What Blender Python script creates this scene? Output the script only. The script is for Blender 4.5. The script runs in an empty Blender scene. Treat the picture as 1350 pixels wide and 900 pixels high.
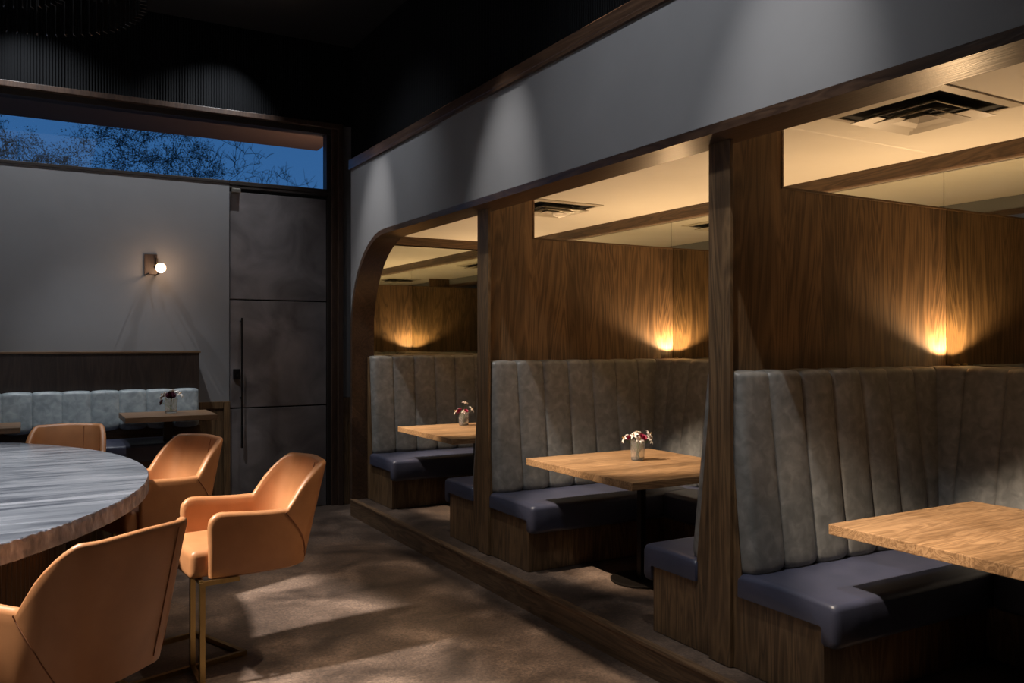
import bpy, bmesh, math, random
from mathutils import Vector, Matrix
random.seed(7)
C = bpy.context.scene.collection
PI = math.pi
# ------------------------------------------------------------------ camera, world, lights, exposure
sc = bpy.context.scene
sc.view_settings.view_transform = 'Standard'
sc.view_settings.look = 'None'
sc.view_settings.gamma = 1.0
sc.view_settings.use_curve_mapping = False
sc.view_settings.exposure = 0.0
cam = bpy.data.objects.new('camera', bpy.data.cameras.new('camera'))
C.objects.link(cam)
YAW = math.atan(637/1107)
cam.location = (0, 0, 1.70)
cam.rotation_euler = (PI/2, 0, -YAW)
cam.data.sensor_width = 36
cam.data.lens = 36*1107/1350
cam.data.clip_end = 300
sc.camera = cam
sc.cycles.max_bounces = 10
sc.cycles.sample_clamp_indirect = 4.0

w = bpy.data.worlds.new('dusk'); sc.world = w; w.use_nodes = True
wn = w.node_tree; wn.nodes.clear()
wo = wn.nodes.new('ShaderNodeOutputWorld'); wb = wn.nodes.new('ShaderNodeBackground')
wt = wn.nodes.new('ShaderNodeTexCoord'); wsx = wn.nodes.new('ShaderNodeSeparateXYZ'); wr = wn.nodes.new('ShaderNodeValToRGB')
wn.links.new(wt.outputs['Generated'], wsx.inputs[0]); wn.links.new(wsx.outputs['Z'], wr.inputs[0])
wn.links.new(wr.outputs[0], wb.inputs['Color']); wn.links.new(wb.outputs[0], wo.inputs[0])
wr.color_ramp.elements[0].position = 0.0; wr.color_ramp.elements[0].color = (0.055, 0.17, 0.40, 1)
wr.color_ramp.elements[1].position = 0.45; wr.color_ramp.elements[1].color = (0.016, 0.10, 0.31, 1)
wb.inputs['Strength'].default_value = 0.85

def spot(name, loc, target, watts, deg, blend=0.3, color=(1, .93, .85), size=0.03):
    d = bpy.data.lights.new(name, 'SPOT'); d.energy = watts; d.spot_size = math.radians(deg); d.spot_blend = blend
    d.color = color; d.shadow_soft_size = size
    o = bpy.data.objects.new(name, d); C.objects.link(o); o.location = loc
    o.rotation_euler = (Vector(target)-Vector(loc)).to_track_quat('-Z', 'Y').to_euler()
    return o
def area(name, loc, target, watts, sx, sy, color=(1, 1, 1)):
    d = bpy.data.lights.new(name, 'AREA'); d.energy = watts; d.shape = 'RECTANGLE'; d.size = sx; d.size_y = sy; d.color = color
    o = bpy.data.objects.new(name, d); C.objects.link(o); o.location = loc
    o.rotation_euler = (Vector(target)-Vector(loc)).to_track_quat('-Z', 'Y').to_euler()
    return o
WARM = (1, .80, .60); NEU = (1, .93, .86); COOL = (.93, .96, 1); AMB = (1, .64, .33)
# soft light of the room beyond the camera
area('room_fill', (-1.6, 2.2, 4.7), (-1.6, 2.6, 0), 18, 5.0, 5.0, COOL)
# track spots over the booth tables, shining in under the header
for yt, yl in ((1.95, 2.3), (4.35, 4.7), (6.70, 7.0)):
    spot('table_spot', (0.55, yl, 4.62), (3.50, yt+.20, 0.85), 1850, 20, 0.6, WARM, .02)
    spot('bench_spot', (1.9, yt+.2, 4.62), (3.3, yt+.80, 0.8), 230, 32, 1.0, (1, .96, .92), .02)
# spots above the header ledge washing the aisle
for y, e in ((1.7, 520), (3.7, 640), (5.8, 230)):
    spot('aisle_spot', (2.735, y, 4.55), (1.8, y-.1, 0.0), e, 35, 0.7, WARM, 0.012)
# spots washing the header face
spot('header_spot', (0.9, 2.9, 4.62), (2.72, 3.2, 3.0), 120, 84, 1.0, COOL, .1)
spot('header_spot', (1.1, 6.6, 4.62), (2.72, 6.9, 3.0), 80, 66, 1.0, COOL, .1)
# round counter
spot('stool_spot', (1.7, 4.0, 4.62), (.45, 5.2, .6), 80, 45, 0.9, NEU, .05)
spot('counter_spot', (-1.75, 4.5, 4.6), (-1.75, 4.5, 0.7), 2700, 80.5, 0.05, NEU, .13)
# end wall
spot('wall_spot', (1.85, 7.95, 4.7), (1.0, 8.5, 1.9), 130, 90, 1.0, COOL, .006)
spot('wall_spot', (-0.25, 7.95, 4.7), (0.6, 8.5, 1.9), 130, 90, 1.0, COOL, .006)
spot('lounge_spot', (0.4, 6.2, 4.7), (0.7, 8.1, 1.1), 190, 40, 0.8, COOL)
# warm lamp under the roof overhang outside
d = bpy.data.lights.new('porch_lamp', 'POINT'); d.energy = 14; d.color = (1, .6, .38); d.shadow_soft_size = .05
o = bpy.data.objects.new('porch_lamp', d); C.objects.link(o); o.location = (2.85, 9.0, 3.1)

# ------------------------------------------------------------------ materials
def mat(name, col, rough=0.6, metal=0.0, **kw):
    m = bpy.data.materials.new(name); m.use_nodes = True
    b = m.node_tree.nodes['Principled BSDF']
    b.inputs['Base Color'].default_value = (*col, 1); b.inputs['Roughness'].default_value = rough; b.inputs['Metallic'].default_value = metal
    for k, v in kw.items(): b.inputs[k.replace('_', ' ')].default_value = v
    return m
def tex_mat(name, c1, c2, scale=(1, 1, 1), nscale=5, detail=6, rough=0.5, metal=0, lo=.3, hi=.7, bump=0.0, c3=None, rot=(0, 0, 0), distort=0.0, r2=None, **kw):
    m = mat(name, c1, rough, metal, **kw); nt = m.node_tree; b = nt.nodes['Principled BSDF']
    tc = nt.nodes.new('ShaderNodeTexCoord'); mp = nt.nodes.new('ShaderNodeMapping'); mp.inputs['Scale'].default_value = scale
    mp.inputs['Rotation'].default_value = rot
    n = nt.nodes.new('ShaderNodeTexNoise'); n.inputs['Scale'].default_value = nscale; n.inputs['Detail'].default_value = detail
    n.inputs['Distortion'].default_value = distort
    r = nt.nodes.new('ShaderNodeValToRGB')
    nt.links.new(tc.outputs['Object'], mp.inputs[0]); nt.links.new(mp.outputs[0], n.inputs['Vector']); nt.links.new(n.outputs['Fac'], r.inputs[0])
    nt.links.new(r.outputs[0], b.inputs['Base Color'])
    e = r.color_ramp.elements; e[0].position = lo; e[0].color = (*c1, 1); e[1].position = hi; e[1].color = (*c2, 1)
    if c3: x = e.new((lo+hi)/2); x.color = (*c3, 1)
    if bump:
        bp = nt.nodes.new('ShaderNodeBump'); bp.inputs['Strength'].default_value = bump; bp.inputs['Distance'].default_value = .01
        nt.links.new(n.outputs['Fac'], bp.inputs['Height']); nt.links.new(bp.outputs[0], b.inputs['Normal'])
    if r2 is not None:
        mr = nt.nodes.new('ShaderNodeMapRange'); mr.inputs['To Min'].default_value = rough; mr.inputs['To Max'].default_value = r2
        nt.links.new(n.outputs['Fac'], mr.inputs['Value']); nt.links.new(mr.outputs[0], b.inputs['Roughness'])
    return m
def wood(name, dark, light, axis, rough=0.45, fine=1.0, leaf=.19):
    """oak: long cathedral grain running along one axis, plus fine pores"""
    m = mat(name, dark, rough); nt = m.node_tree; b = nt.nodes['Principled BSDF']
    tc = nt.nodes.new('ShaderNodeTexCoord')
    def chain(sc_, ns, det, dist):
        mp = nt.nodes.new('ShaderNodeMapping'); s = [sc_[1]]*3; s[axis] = sc_[0]; mp.inputs['Scale'].default_value = s
        n = nt.nodes.new('ShaderNodeTexNoise'); n.inputs['Scale'].default_value = ns; n.inputs['Detail'].default_value = det; n.inputs['Distortion'].default_value = dist
        nt.links.new(tc.outputs['Object'], mp.inputs[0]); nt.links.new(mp.outputs[0], n.inputs['Vector']); return n
    a = chain((.35, 3.5), 2.2*fine, 3, 1.2); f_ = chain((3, 90), 1.6*fine, 4, .2); g = chain((.12, 4.0), 1.0, 1, 0)
    # growth rings out of the coarse noise
    mul = nt.nodes.new('ShaderNodeMath'); mul.operation = 'MULTIPLY'; mul.inputs[1].default_value = 16
    nt.links.new(a.outputs['Fac'], mul.inputs[0])
    fr = nt.nodes.new('ShaderNodeMath'); fr.operation = 'PINGPONG'; fr.inputs[1].default_value = 1.0
    nt.links.new(mul.outputs[0], fr.inputs[0])
    m1 = nt.nodes.new('ShaderNodeMix'); m1.data_type = 'FLOAT'; m1.inputs[0].default_value = .55
    nt.links.new(fr.outputs[0], m1.inputs[2]); nt.links.new(f_.outputs['Fac'], m1.inputs[3])
    m2 = nt.nodes.new('ShaderNodeMix'); m2.data_type = 'FLOAT'; m2.inputs[0].default_value = .35
    nt.links.new(m1.outputs[0], m2.inputs[2]); nt.links.new(g.outputs['Fac'], m2.inputs[3])
    r = nt.nodes.new('ShaderNodeValToRGB'); e = r.color_ramp.elements
    e[0].position = .24; e[0].color = (*dark, 1); e[1].position = .72; e[1].color = (*light, 1)
    nt.links.new(m2.outputs[0], r.inputs[0])
    # veneer leaves: each strip a little lighter or darker
    sp = nt.nodes.new('ShaderNodeSeparateXYZ'); nt.links.new(tc.outputs['Object'], sp.inputs[0])
    ad = nt.nodes.new('ShaderNodeMath'); ad.operation = 'ADD'
    o1, o2 = {0: ('Y', 'Z'), 1: ('X', 'Z'), 2: ('X', 'Y')}[axis]
    nt.links.new(sp.outputs[o1], ad.inputs[0]); nt.links.new(sp.outputs[o2], ad.inputs[1])
    dv = nt.nodes.new('ShaderNodeMath'); dv.operation = 'DIVIDE'; dv.inputs[1].default_value = leaf; nt.links.new(ad.outputs[0], dv.inputs[0])
    fl = nt.nodes.new('ShaderNodeMath'); fl.operation = 'FLOOR'; nt.links.new(dv.outputs[0], fl.inputs[0])
    wnz = nt.nodes.new('ShaderNodeTexWhiteNoise'); wnz.noise_dimensions = '1D'; nt.links.new(fl.outputs[0], wnz.inputs['W'])
    mr = nt.nodes.new('ShaderNodeMapRange'); mr.inputs['To Min'].default_value = .80; mr.inputs['To Max'].default_value = 1.22; nt.links.new(wnz.outputs['Value'], mr.inputs['Value'])
    vm = nt.nodes.new('ShaderNodeVectorMath'); vm.operation = 'SCALE'; nt.links.new(r.outputs[0], vm.inputs[0]); nt.links.new(mr.outputs[0], vm.inputs['Scale'])
    nt.links.new(vm.outputs[0], b.inputs['Base Color'])
    bp = nt.nodes.new('ShaderNodeBump'); bp.inputs['Strength'].default_value = .12; bp.inputs['Distance'].default_value = .004
    nt.links.new(m1.outputs[0], bp.inputs['Height']); nt.links.new(bp.outputs[0], b.inputs['Normal'])
    return m
def emis(name, col, s):
    m = mat(name, (0, 0, 0)); b = m.node_tree.nodes['Principled BSDF']
    b.inputs['Emission Color'].default_value = (*col, 1); b.inputs['Emission Strength'].default_value = s; return m

M = {}
M['oak_v'] = wood('stained_oak_vertical', (.042, .024, .012), (.205, .122, .058), 2, .42)
M['oak_x'] = wood('stained_oak_along_x', (.050, .026, .012), (.150, .085, .040), 0, .42)
M['oak_y'] = wood('stained_oak_along_y', (.050, .029, .016), (.200, .122, .066), 1, .42)
M['dark_v'] = wood('walnut_stain_vertical', (.026, .014, .010), (.070, .040, .026), 2, .45)
M['dark_y'] = wood('walnut_stain_along_y', (.028, .015, .010), (.080, .046, .028), 1, .30)
M['panel'] = wood('near_black_oak_vertical', (.010, .007, .006), (.034, .022, .017), 2, .45)
M['dark_x'] = wood('walnut_stain_along_x', (.022, .013, .009), (.060, .035, .024), 0, .45)
M['table'] = wood('oiled_oak_table', (.135, .070, .030), (.44, .265, .135), 0, .42, 1.6, .13)
M['table_f'] = wood('oiled_oak_dark_table', (.10, .055, .028), (.22, .125, .065), 0, .45, 1.3)
M['paint'] = tex_mat('grey_wall_paint', (.170, .172, .180), (.185, .187, .195), nscale=3, rough=.75)
M['black'] = mat('black_fluted_board', (.0045, .005, .006), .8, Specular_IOR_Level=.12)
nt = M['black'].node_tree
wv = nt.nodes.new('ShaderNodeTexWave'); wv.bands_direction = 'DIAGONAL'; wv.inputs['Scale'].default_value = 26; wv.inputs['Distortion'].default_value = 0
mp = nt.nodes.new('ShaderNodeMapping'); mp.inputs['Scale'].default_value = (1, 1, 0); tc = nt.nodes.new('ShaderNodeTexCoord')
bp = nt.nodes.new('ShaderNodeBump'); bp.inputs['Strength'].default_value = .8; bp.inputs['Distance'].default_value = .01
nt.links.new(tc.outputs['Object'], mp.inputs[0]); nt.links.new(mp.outputs[0], wv.inputs['Vector']); nt.links.new(wv.outputs['Fac'], bp.inputs['Height'])
nt.links.new(bp.outputs[0], nt.nodes['Principled BSDF'].inputs['Normal'])
M['black_flat'] = mat('black_ceiling_paint', (.012, .012, .013), .6)
M['cream'] = tex_mat('cream_ceiling_paint', (.78, .74, .65), (.82, .78, .69), nscale=2, rough=.8)
M['floor'] = None
M['leather'] = tex_mat('mottled_grey_leather', (.125, .122, .114), (.245, .238, .222), nscale=16, detail=12, rough=.42, lo=.28, hi=.72, bump=.12, c3=(.175, .172, .162), distort=.6)
M['leather_b'] = tex_mat('pale_blue_grey_leather', (.20, .235, .255), (.34, .385, .405), nscale=16, detail=9, rough=.38, lo=.34, hi=.66, bump=.1, distort=.6)
M['vinyl'] = tex_mat('navy_vinyl', (.038, .043, .070), (.050, .054, .088), nscale=6, rough=.38, bump=.15)
M['tan'] = tex_mat('tan_saddle_leather', (.41, .175, .068), (.51, .225, .092), nscale=7, detail=7, rough=.40, bump=.06)
M['seam'] = mat('dark_stitching', (.26, .095, .035), .6)
M['brass'] = tex_mat('brushed_brass', (.36, .25, .10), (.44, .31, .13), scale=(1, 1, .2), nscale=20, rough=.34, metal=1)
M['steel'] = mat('blackened_steel', (.030, .024, .020), .4, .8)
M['bronze'] = mat('fluted_bronze', (.11, .065, .035), .36, 1)
M['marble'] = tex_mat('veined_blue_marble', (.042, .049, .065), (.185, .20, .235), scale=(.8, 6.0, 4.0), nscale=1.5, detail=14, rough=.2, lo=.33, hi=.68, c3=(.11, .124, .15), rot=(0, 0, .16), distort=1.1)
M['marble_e'] = tex_mat('cleft_marble_edge', (.10, .11, .14), (.36, .385, .46), scale=(6, 6, 3), nscale=4, detail=10, rough=.45, lo=.32, hi=.70, c3=(.20, .212, .255), bump=.5)
M['mirror'] = mat('mirror_glass', (.62, .64, .57), .015, 1)
M['glass'] = mat('clear_glass', (1, 1, 1), .02, 0, Transmission_Weight=1.0, IOR=1.45)
M['cut_glass'] = mat('cut_glass', (.96, .95, .90), .10, 0, Transmission_Weight=.88, IOR=1.45)
M['door'] = tex_mat('mottled_bronze_panel', (.105, .096, .098), (.26, .24, .245), nscale=2.4, detail=7, rough=.42, lo=.3, hi=.72, distort=.9, metal=.25)
M['frame'] = mat('dark_bronze_frame', (.035, .028, .025), .45, .3)
M['white'] = mat('white_enamel', (.60, .55, .46), .4)
M['void'] = mat('duct_black', (.006, .006, .006), .8)
M['petal'] = mat('white_petal', (.80, .74, .68), .5)
M['magenta'] = mat('magenta_petal', (.36, .02, .075), .5)
M['burgundy'] = mat('burgundy_petal', (.06, .008, .018), .5)
M['stem'] = mat('green_stem', (.12, .20, .045), .5)
M['bark'] = mat('bark', (.020, .017, .014), .9)
M['leafm'] = mat('evening_leaf', (.020, .030, .020), .8)
M['soffit'] = mat('painted_soffit', (.22, .16, .13), .7)
M['ground'] = mat('asphalt', (.03, .03, .03), .9)
M['bulb'] = emis('lit_bulb', (1, .62, .36), 22)
M['lens'] = emis('lit_lens', (1, .62, .28), 8)
M['glint'] = mat('smoked_glass_blade', (.015, .015, .016), .15, .0)
M['black_metal'] = mat('black_metal', (.012, .012, .012), .35, .6)
# stained concrete floor
def concrete(name, k=1.0):
    m = mat(name, (.1, .08, .07), .45); nt = m.node_tree; b = nt.nodes['Principled BSDF']
    tc = nt.nodes.new('ShaderNodeTexCoord')
    def noise(s, d, dist=0): 
        n = nt.nodes.new('ShaderNodeTexNoise'); n.inputs['Scale'].default_value = s; n.inputs['Detail'].default_value = d; n.inputs['Distortion'].default_value = dist
        nt.links.new(tc.outputs['Object'], n.inputs['Vector']); return n
    def ramp(src, p0, c0, p1, c1, mid=None):
        r = nt.nodes.new('ShaderNodeValToRGB'); e = r.color_ramp.elements; e[0].position = p0; e[0].color = (*c0, 1); e[1].position = p1; e[1].color = (*c1, 1)
        if mid: x = e.new(mid[0]); x.color = (*mid[1], 1)
        nt.links.new(src.outputs['Fac'], r.inputs[0]); return r
    r1 = ramp(noise(2.1, 10, .5), .32, (.038*k, .027*k, .021*k), .68, (.24*k, .175*k, .135*k), (.5, (.105*k, .075*k, .058*k)))
    n2 = noise(60, 10, .8); r2 = ramp(n2, .36, (.62, .62, .63), .66, (1.32, 1.26, 1.20))
    mx = nt.nodes.new('ShaderNodeMix'); mx.data_type = 'RGBA'; mx.blend_type = 'MULTIPLY'; mx.inputs[0].default_value = 1
    nt.links.new(r1.outputs[0], mx.inputs[6]); nt.links.new(r2.outputs[0], mx.inputs[7]); nt.links.new(mx.outputs[2], b.inputs['Base Color'])
    bp = nt.nodes.new('ShaderNodeBump'); bp.inputs['Strength'].default_value = .10; bp.inputs['Distance'].default_value = .006
    nt.links.new(n2.outputs['Fac'], bp.inputs['Height']); nt.links.new(bp.outputs[0], b.inputs['Normal'])
    return m
M['floor'] = concrete('stained_concrete')
M['plat'] = concrete('stained_concrete_step', .85)

# ------------------------------------------------------------------ helpers
def obj(name, bm, m, parent=None, smooth=False, autos=None):
    me = bpy.data.meshes.new(name); bm.normal_update(); bm.to_mesh(me); bm.free()
    o = bpy.data.objects.new(name, me); C.objects.link(o)
    for x in (m if isinstance(m, (list, tuple)) else [m]): me.materials.append(x)
    if smooth:
        me.polygons.foreach_set('use_smooth', [True]*len(me.polygons))
        if autos is not None: me.set_sharp_from_angle(angle=math.radians(autos))
    if parent: o.parent = parent
    return o
def thing(name, label, cat, loc=(0, 0, 0), rz=0, group=None):
    o = bpy.data.objects.new(name, None); C.objects.link(o); o.empty_display_size = .1
    o.location = loc; o.rotation_euler = (0, 0, rz); o['label'] = label; o['category'] = cat
    if group: o['group'] = group
    return o
def tag(o, label, cat, group=None, kind=None):
    o['label'] = label; o['category'] = cat
    if group: o['group'] = group
    if kind: o['kind'] = kind
    return o
def struct(o, label=None, cat=None):
    o['kind'] = 'structure'
    if label: o['label'] = label
    if cat: o['category'] = cat
    return o
def add_box(bm, x0, y0, z0, x1, y1, z1, bev=0.0, mi=0, seg=2):
    t = bmesh.new(); bmesh.ops.create_cube(t, size=1)
    for v in t.verts: v.co = Vector(((x0+x1)/2+v.co.x*(x1-x0), (y0+y1)/2+v.co.y*(y1-y0), (z0+z1)/2+v.co.z*(z1-z0)))
    if bev: bmesh.ops.bevel(t, geom=t.edges[:], offset=bev, segments=seg, affect='EDGES', profile=.6)
    for f in t.faces: f.material_index = mi
    me = bpy.data.meshes.new('t'); t.to_mesh(me); t.free(); bm.from_mesh(me); bpy.data.meshes.remove(me)
    return bm
def box(x0, y0, z0, x1, y1, z1, bev=0.0): return add_box(bmesh.new(), x0, y0, z0, x1, y1, z1, bev)
def grid(bm, rows, close_u=False, close_v=False, cap=False, mi=0):
    vs = [[bm.verts.new(p) for p in r] for r in rows]; n = len(vs); k = len(vs[0])
    for i in range(n if close_u else n-1):
        for j in range(k if close_v else k-1):
            a, b, c, d = vs[i][j], vs[(i+1) % n][j], vs[(i+1) % n][(j+1) % k], vs[i][(j+1) % k]
            try:
                f = bm.faces.new((a, b, c, d)); f.material_index = mi
            except ValueError: pass
    if cap:
        for r in (vs[0][::-1], vs[-1]):
            try: bm.faces.new(r)
            except ValueError: pass
    return vs
def tube(bm, pts, r, n=8, cap=True, square=False):
    pts = [Vector(p) for p in pts]; rows = []
    up = None
    for i, p in enumerate(pts):
        d = (pts[min(i+1, len(pts)-1)]-pts[max(i-1, 0)]).normalized()
        if up is None:
            up = Vector((0, 0, 1)) if abs(d.z) < .9 else Vector((1, 0, 0))
        s = d.cross(up).normalized(); up = s.cross(d).normalized()
        rr = r[i] if isinstance(r, (list, tuple)) else r
        if square: rows.append([p+s*rr*a+up*rr*b for a, b in ((1, 1), (-1, 1), (-1, -1), (1, -1))])
        else: rows.append([p+(s*math.cos(2*PI*k/n)+up*math.sin(2*PI*k/n))*rr for k in range(n)])
    grid(bm, rows, close_v=True, cap=cap); return bm
def lathe(bm, prof, n=32, cx=0, cy=0, mi=0, closed=False):
    rows = [[Vector((cx+r*math.cos(2*PI*k/n), cy+r*math.sin(2*PI*k/n), z)) for k in range(n)] for r, z in prof]
    grid(bm, rows, close_v=True, close_u=closed, mi=mi); return bm
def prism(bm, poly, axis, a0, a1):
    """extrude a 2D polygon; axis 0: poly=(y,z), axis 1: (x,z), axis 2: (x,y)"""
    def P(p, a):
        return Vector((a, p[0], p[1])) if axis == 0 else Vector((p[0], a, p[1])) if axis == 1 else Vector((p[0], p[1], a))
    A = [bm.verts.new(P(p, a0)) for p in poly]; B = [bm.verts.new(P(p, a1)) for p in poly]; n = len(poly)
    bm.faces.new(A); bm.faces.new(B[::-1])
    for i in range(n): bm.faces.new((A[i], B[i], B[(i+1) % n], A[(i+1) % n]))
    bmesh.ops.recalc_face_normals(bm, faces=bm.faces[:])
    return bm
def recalc(bm): bmesh.ops.recalc_face_normals(bm, faces=bm.faces[:]); return bm
def copy_tree(o, parent=None):
    c = o.copy(); C.objects.link(c); c.parent = parent
    for ch in list(o.children): copy_tree(ch, c)
    return c

# ------------------------------------------------------------------ key measures
H = 4.765; YE = 8.5; XH = 2.725; XHI = 2.95; ZH = 2.655; ZT = 3.374; P = 0.165
XP = 2.86; XB = 4.69; CZ = 2.80; XL = 2.94

# ------------------------------------------------------------------ structure
bm = box(-6.2, -3.2, -.12, 2.725, 8.62, 0); add_box(bm, 2.725, 7.9, -.12, 2.96, 8.62, 0)
struct(obj('floor', bm, M['floor']))
struct(obj('booth_platform', box(2.745, -.4, -.12, 4.85, 7.9, P-.004), M['plat']), 'raised concrete floor strip that carries the booths', 'floor')
bm = bmesh.new(); add_box(bm, 2.725, -.4, 0, 2.745, 7.9, P-.018); add_box(bm, 2.718, -.4, P-.018, 2.765, 7.9, P, .003)
struct(obj('trim_step', bm, M['oak_y']), 'stained wooden riser and nosing of the booth step', 'step')
struct(obj('ceiling', box(-6.2, -3.2, H, 4.9, 8.7, H+.1), M['black_flat']))
struct(obj('ceiling_booths', box(XHI-.005, -.4, CZ, XB+.1, 8.5, CZ+.06), M['cream']))
struct(obj('wall_left', box(-6.3, -3.2, 0, -6.2, 8.7, H), M['paint']))
struct(obj('wall_back', box(-6.3, -3.3, 0, 4.9, -3.2, H), M['paint']))
struct(obj('wall_booth_back', box(XB+.02, -.5, 0, XB+.14, 8.62, H), M['oak_v']))
struct(obj('wall_near_right', box(2.95, -3.2, 0, 3.05, -.4, H), M['paint']))
# upper dark wall set back above the header ledge
struct(obj('wall_upper_right', box(XL, -.4, ZT, XL+.08, 8.5, H), M['black']))
# header with the big curved corner at its far end
R = .9; yc, zc = 7.9-R, ZH+.045-R
def arch(r, n=18): return [(yc+r*math.sin(a), zc+r*math.cos(a)) for a in [PI/2*i/n for i in range(n+1)]]
out = arch(R); inn = arch(R-.045)
poly = [(-.4, ZT), (-.4, ZH+.045)] + out[::1] + [(7.9, P)] + [(7.903, P), (7.903, ZT)]
bm = bmesh.new()
# build as strips so the polygon stays clean
rows = [[Vector((x, y, z)) for x in (XH+.004,)] for y, z in out]
def hcol(y, z0): return [Vector((XH+.004, y, z0)), Vector((XH+.004, y, ZT)), Vector((XHI-.01, y, ZT)), Vector((XHI-.01, y, z0))]
cols = [hcol(-.4, ZH+.045)] + [hcol(y, z) for y, z in out[:-1]] + [hcol(7.895, out[-2][1]-.1), hcol(7.899, out[-1][1])]
grid(bm, cols, close_v=True, cap=True); recalc(bm)
struct(obj('wall_right', bm, M['paint']))
# wooden lining of the opening: one continuous band
path_o = [(-.4, ZH+.045)] + out + [(7.9, P)]
path_i = [(-.4, ZH)] + inn + [(7.855, P)]
bm = bmesh.new()
rows = [[Vector((XH, o_[0], o_[1])), Vector((XHI, o_[0], o_[1])), Vector((XHI, i_[0], i_[1])), Vector((XH, i_[0], i_[1]))] for o_, i_ in zip(path_o, path_i)]
grid(bm, rows, close_v=True, cap=True); recalc(bm)
struct(obj('trim_arch', bm, M['dark_y'], smooth=True, autos=30), 'dark stained lining of the booth opening with curved corner', 'trim')
bm = bmesh.new(); add_box(bm, XH-.02, -.4, ZT, XL, 7.9, ZT+.022); add_box(bm, XH-.02, -.4, ZT+.022, XH+.02, 7.9, ZT+.095, .004)
struct(obj('trim_ledge', bm, M['dark_y']), 'dark wooden cap rail along the top of the header', 'trim')
# return wall closing the booths against the end wall
struct(obj('wall_return', box(XL, 7.9, 0, XL+.014, 8.5, ZT), M['paint']))
struct(obj('wall_booth_end', box(XL+.014, 8.29, 0, XB+.02, 8.4, H), M['oak_v']))
# beams at the top of the mirrored walls
struct(obj('trim_back_beam', box(XB-.045, -.3, 2.715, XB+.02, 8.24, CZ), M['oak_y']))
struct(obj('trim_end_beam', box(XHI, 8.19, 2.715, XB-.045, 8.29, CZ), M['oak_x']))
# bright metal edge of the mirrors
bm = bmesh.new(); add_box(bm, XB-.02, -.3, 2.703, XB-.005, 8.2, 2.7155)
struct(obj('trim_mirror_edge', bm, mat('satin_edge', (.7, .6, .48), .3, .6)))

# end wall with the band of glass
WX0, WX1, WZ0, WZ1 = -3.2, 2.72, 3.275, 3.90
bm = bmesh.new()
add_box(bm, -6.3, YE, 0, 1.70, YE+.15, WZ0-.03)
add_box(bm, 2.76, YE, 0, 4.9, YE+.15, WZ1+.0505)
add_box(bm, -6.3, YE, WZ0-.03, WX0, YE+.15, WZ1+.06)
struct(obj('wall_end', bm, M['paint']))
struct(obj('wall_end_upper', box(-6.3, YE-.06, WZ1+.0505, 4.9, YE+.15, H), M['black']))
t = thing('window_1', 'long band of glass above the end wall and door', 'window', ((WX0+WX1)/2, YE, WZ0)); t['kind'] = 'structure'
def local(bm, o):
    for v in bm.verts: v.co -= Vector(o.location)
    return bm
bm = bmesh.new()
add_box(bm, WX0, YE-.01, WZ0-.03, 1.7, YE+.13, WZ0, .004); add_box(bm, 1.7, YE-.01, WZ0-.04, WX1, YE+.13, WZ0, .004)
add_box(bm, WX0, YE-.01, WZ1-.055, WX1, YE+.13, WZ1, .004)
add_box(bm, WX1-.045, YE+.0, WZ0, WX1, YE+.13, WZ1-.055, .004); add_box(bm, WX0, YE, WZ0, WX0+.05, YE+.13, WZ1-.055, .004)
obj('window_frame', local(bm, t), M['frame'], t)
obj('glass_pane', local(box(WX0+.05, YE+.07, WZ0, WX1-.045, YE+.078, WZ1-.055), t), M['glass'], t)
bm = bmesh.new(); add_box(bm, -6.2, YE-.07, WZ1, WX1+.11, YE+.02, WZ1+.05, .004); add_box(bm, WX1+.06, YE-.07, 0, WX1+.11, YE+.02, WZ1, .004)
add_box(bm, WX1, YE-.03, 0, WX1+.06, YE+.02, WZ1, .003)
struct(obj('trim_window', bm, M['dark_v']), 'dark wooden casing around window band and door', 'trim')
# wainscot on both sides of the door
bm = bmesh.new(); add_box(bm, WX1+.12, YE-.025, 0, XL, YE, 1.117, .003); add_box(bm, WX1+.19, YE-.05, .3, WX1+.205, YE-.025, 1.08)
struct(obj('trim_wainscot', bm, M['oak_v']), 'low dark wood panel right of the metal door', 'panelling')
bm = bmesh.new(); add_box(bm, 1.64, YE-.04, 0, 1.70, YE+.01, 1.117, .003); add_box(bm, 1.37, YE-.03, 1.05, 1.64, YE+.01, 1.117, .003)
add_box(bm, 1.37, YE-.012, 0, 1.64, YE, 1.05)
struct(obj('trim_wainscot_left', bm, M['oak_v']), 'low wood panel between banquette and metal door', 'panelling')

# door: tall leaf in three mottled panels
t = thing('door_1', 'tall dark mottled metal door in three stacked panels', 'door', (2.2, YE, 0)); t['kind'] = 'structure'
DX0, DX1 = 1.70, WX1-.04
obj('door_leaf', local(box(DX0, YE+.03, .0, DX1, YE+.08, 3.235), t), M['void'], t)
for z0, z1 in ((.004, 1.037), (1.050, 2.105), (2.118, 3.17)):
    obj('panel', local(box(DX0+.008, YE+.008, z0, DX1-.006, YE+.032, z1, .003), t), M['door'], t)
bm = bmesh.new(); add_box(bm, DX1, YE, 0, WX1+.0, YE+.1, WZ0-.04, .003); add_box(bm, DX0, YE-.004, 3.205, DX1, YE+.06, 3.235)
obj('door_frame', local(bm, t), M['frame'], t)
bm = bmesh.new(); tube(bm, [(1.806, YE-.07, .80), (1.806, YE-.07, 1.93)], .009, 10)
for z in (1.90, 1.15): tube(bm, [(1.806, YE-.07, z), (1.806, YE+.01, z)], .008, 8)
add_box(bm, 1.797, YE-.085, .66, 1.815, YE-.055, .88, .003)
hd = obj('door_handle', local(bm, t), M['black_metal'], t, True, 40); hd['label'] = 'long thin black bar handle'
bm = bmesh.new(); add_box(bm, 1.735, YE-.03, 1.33, 1.80, YE+.01, 1.43, .004); tube(bm, [(1.768, YE-.06, 1.36), (1.768, YE, 1.36)], .012, 10)
obj('lock', local(bm, t), M['black_metal'], t)
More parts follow.
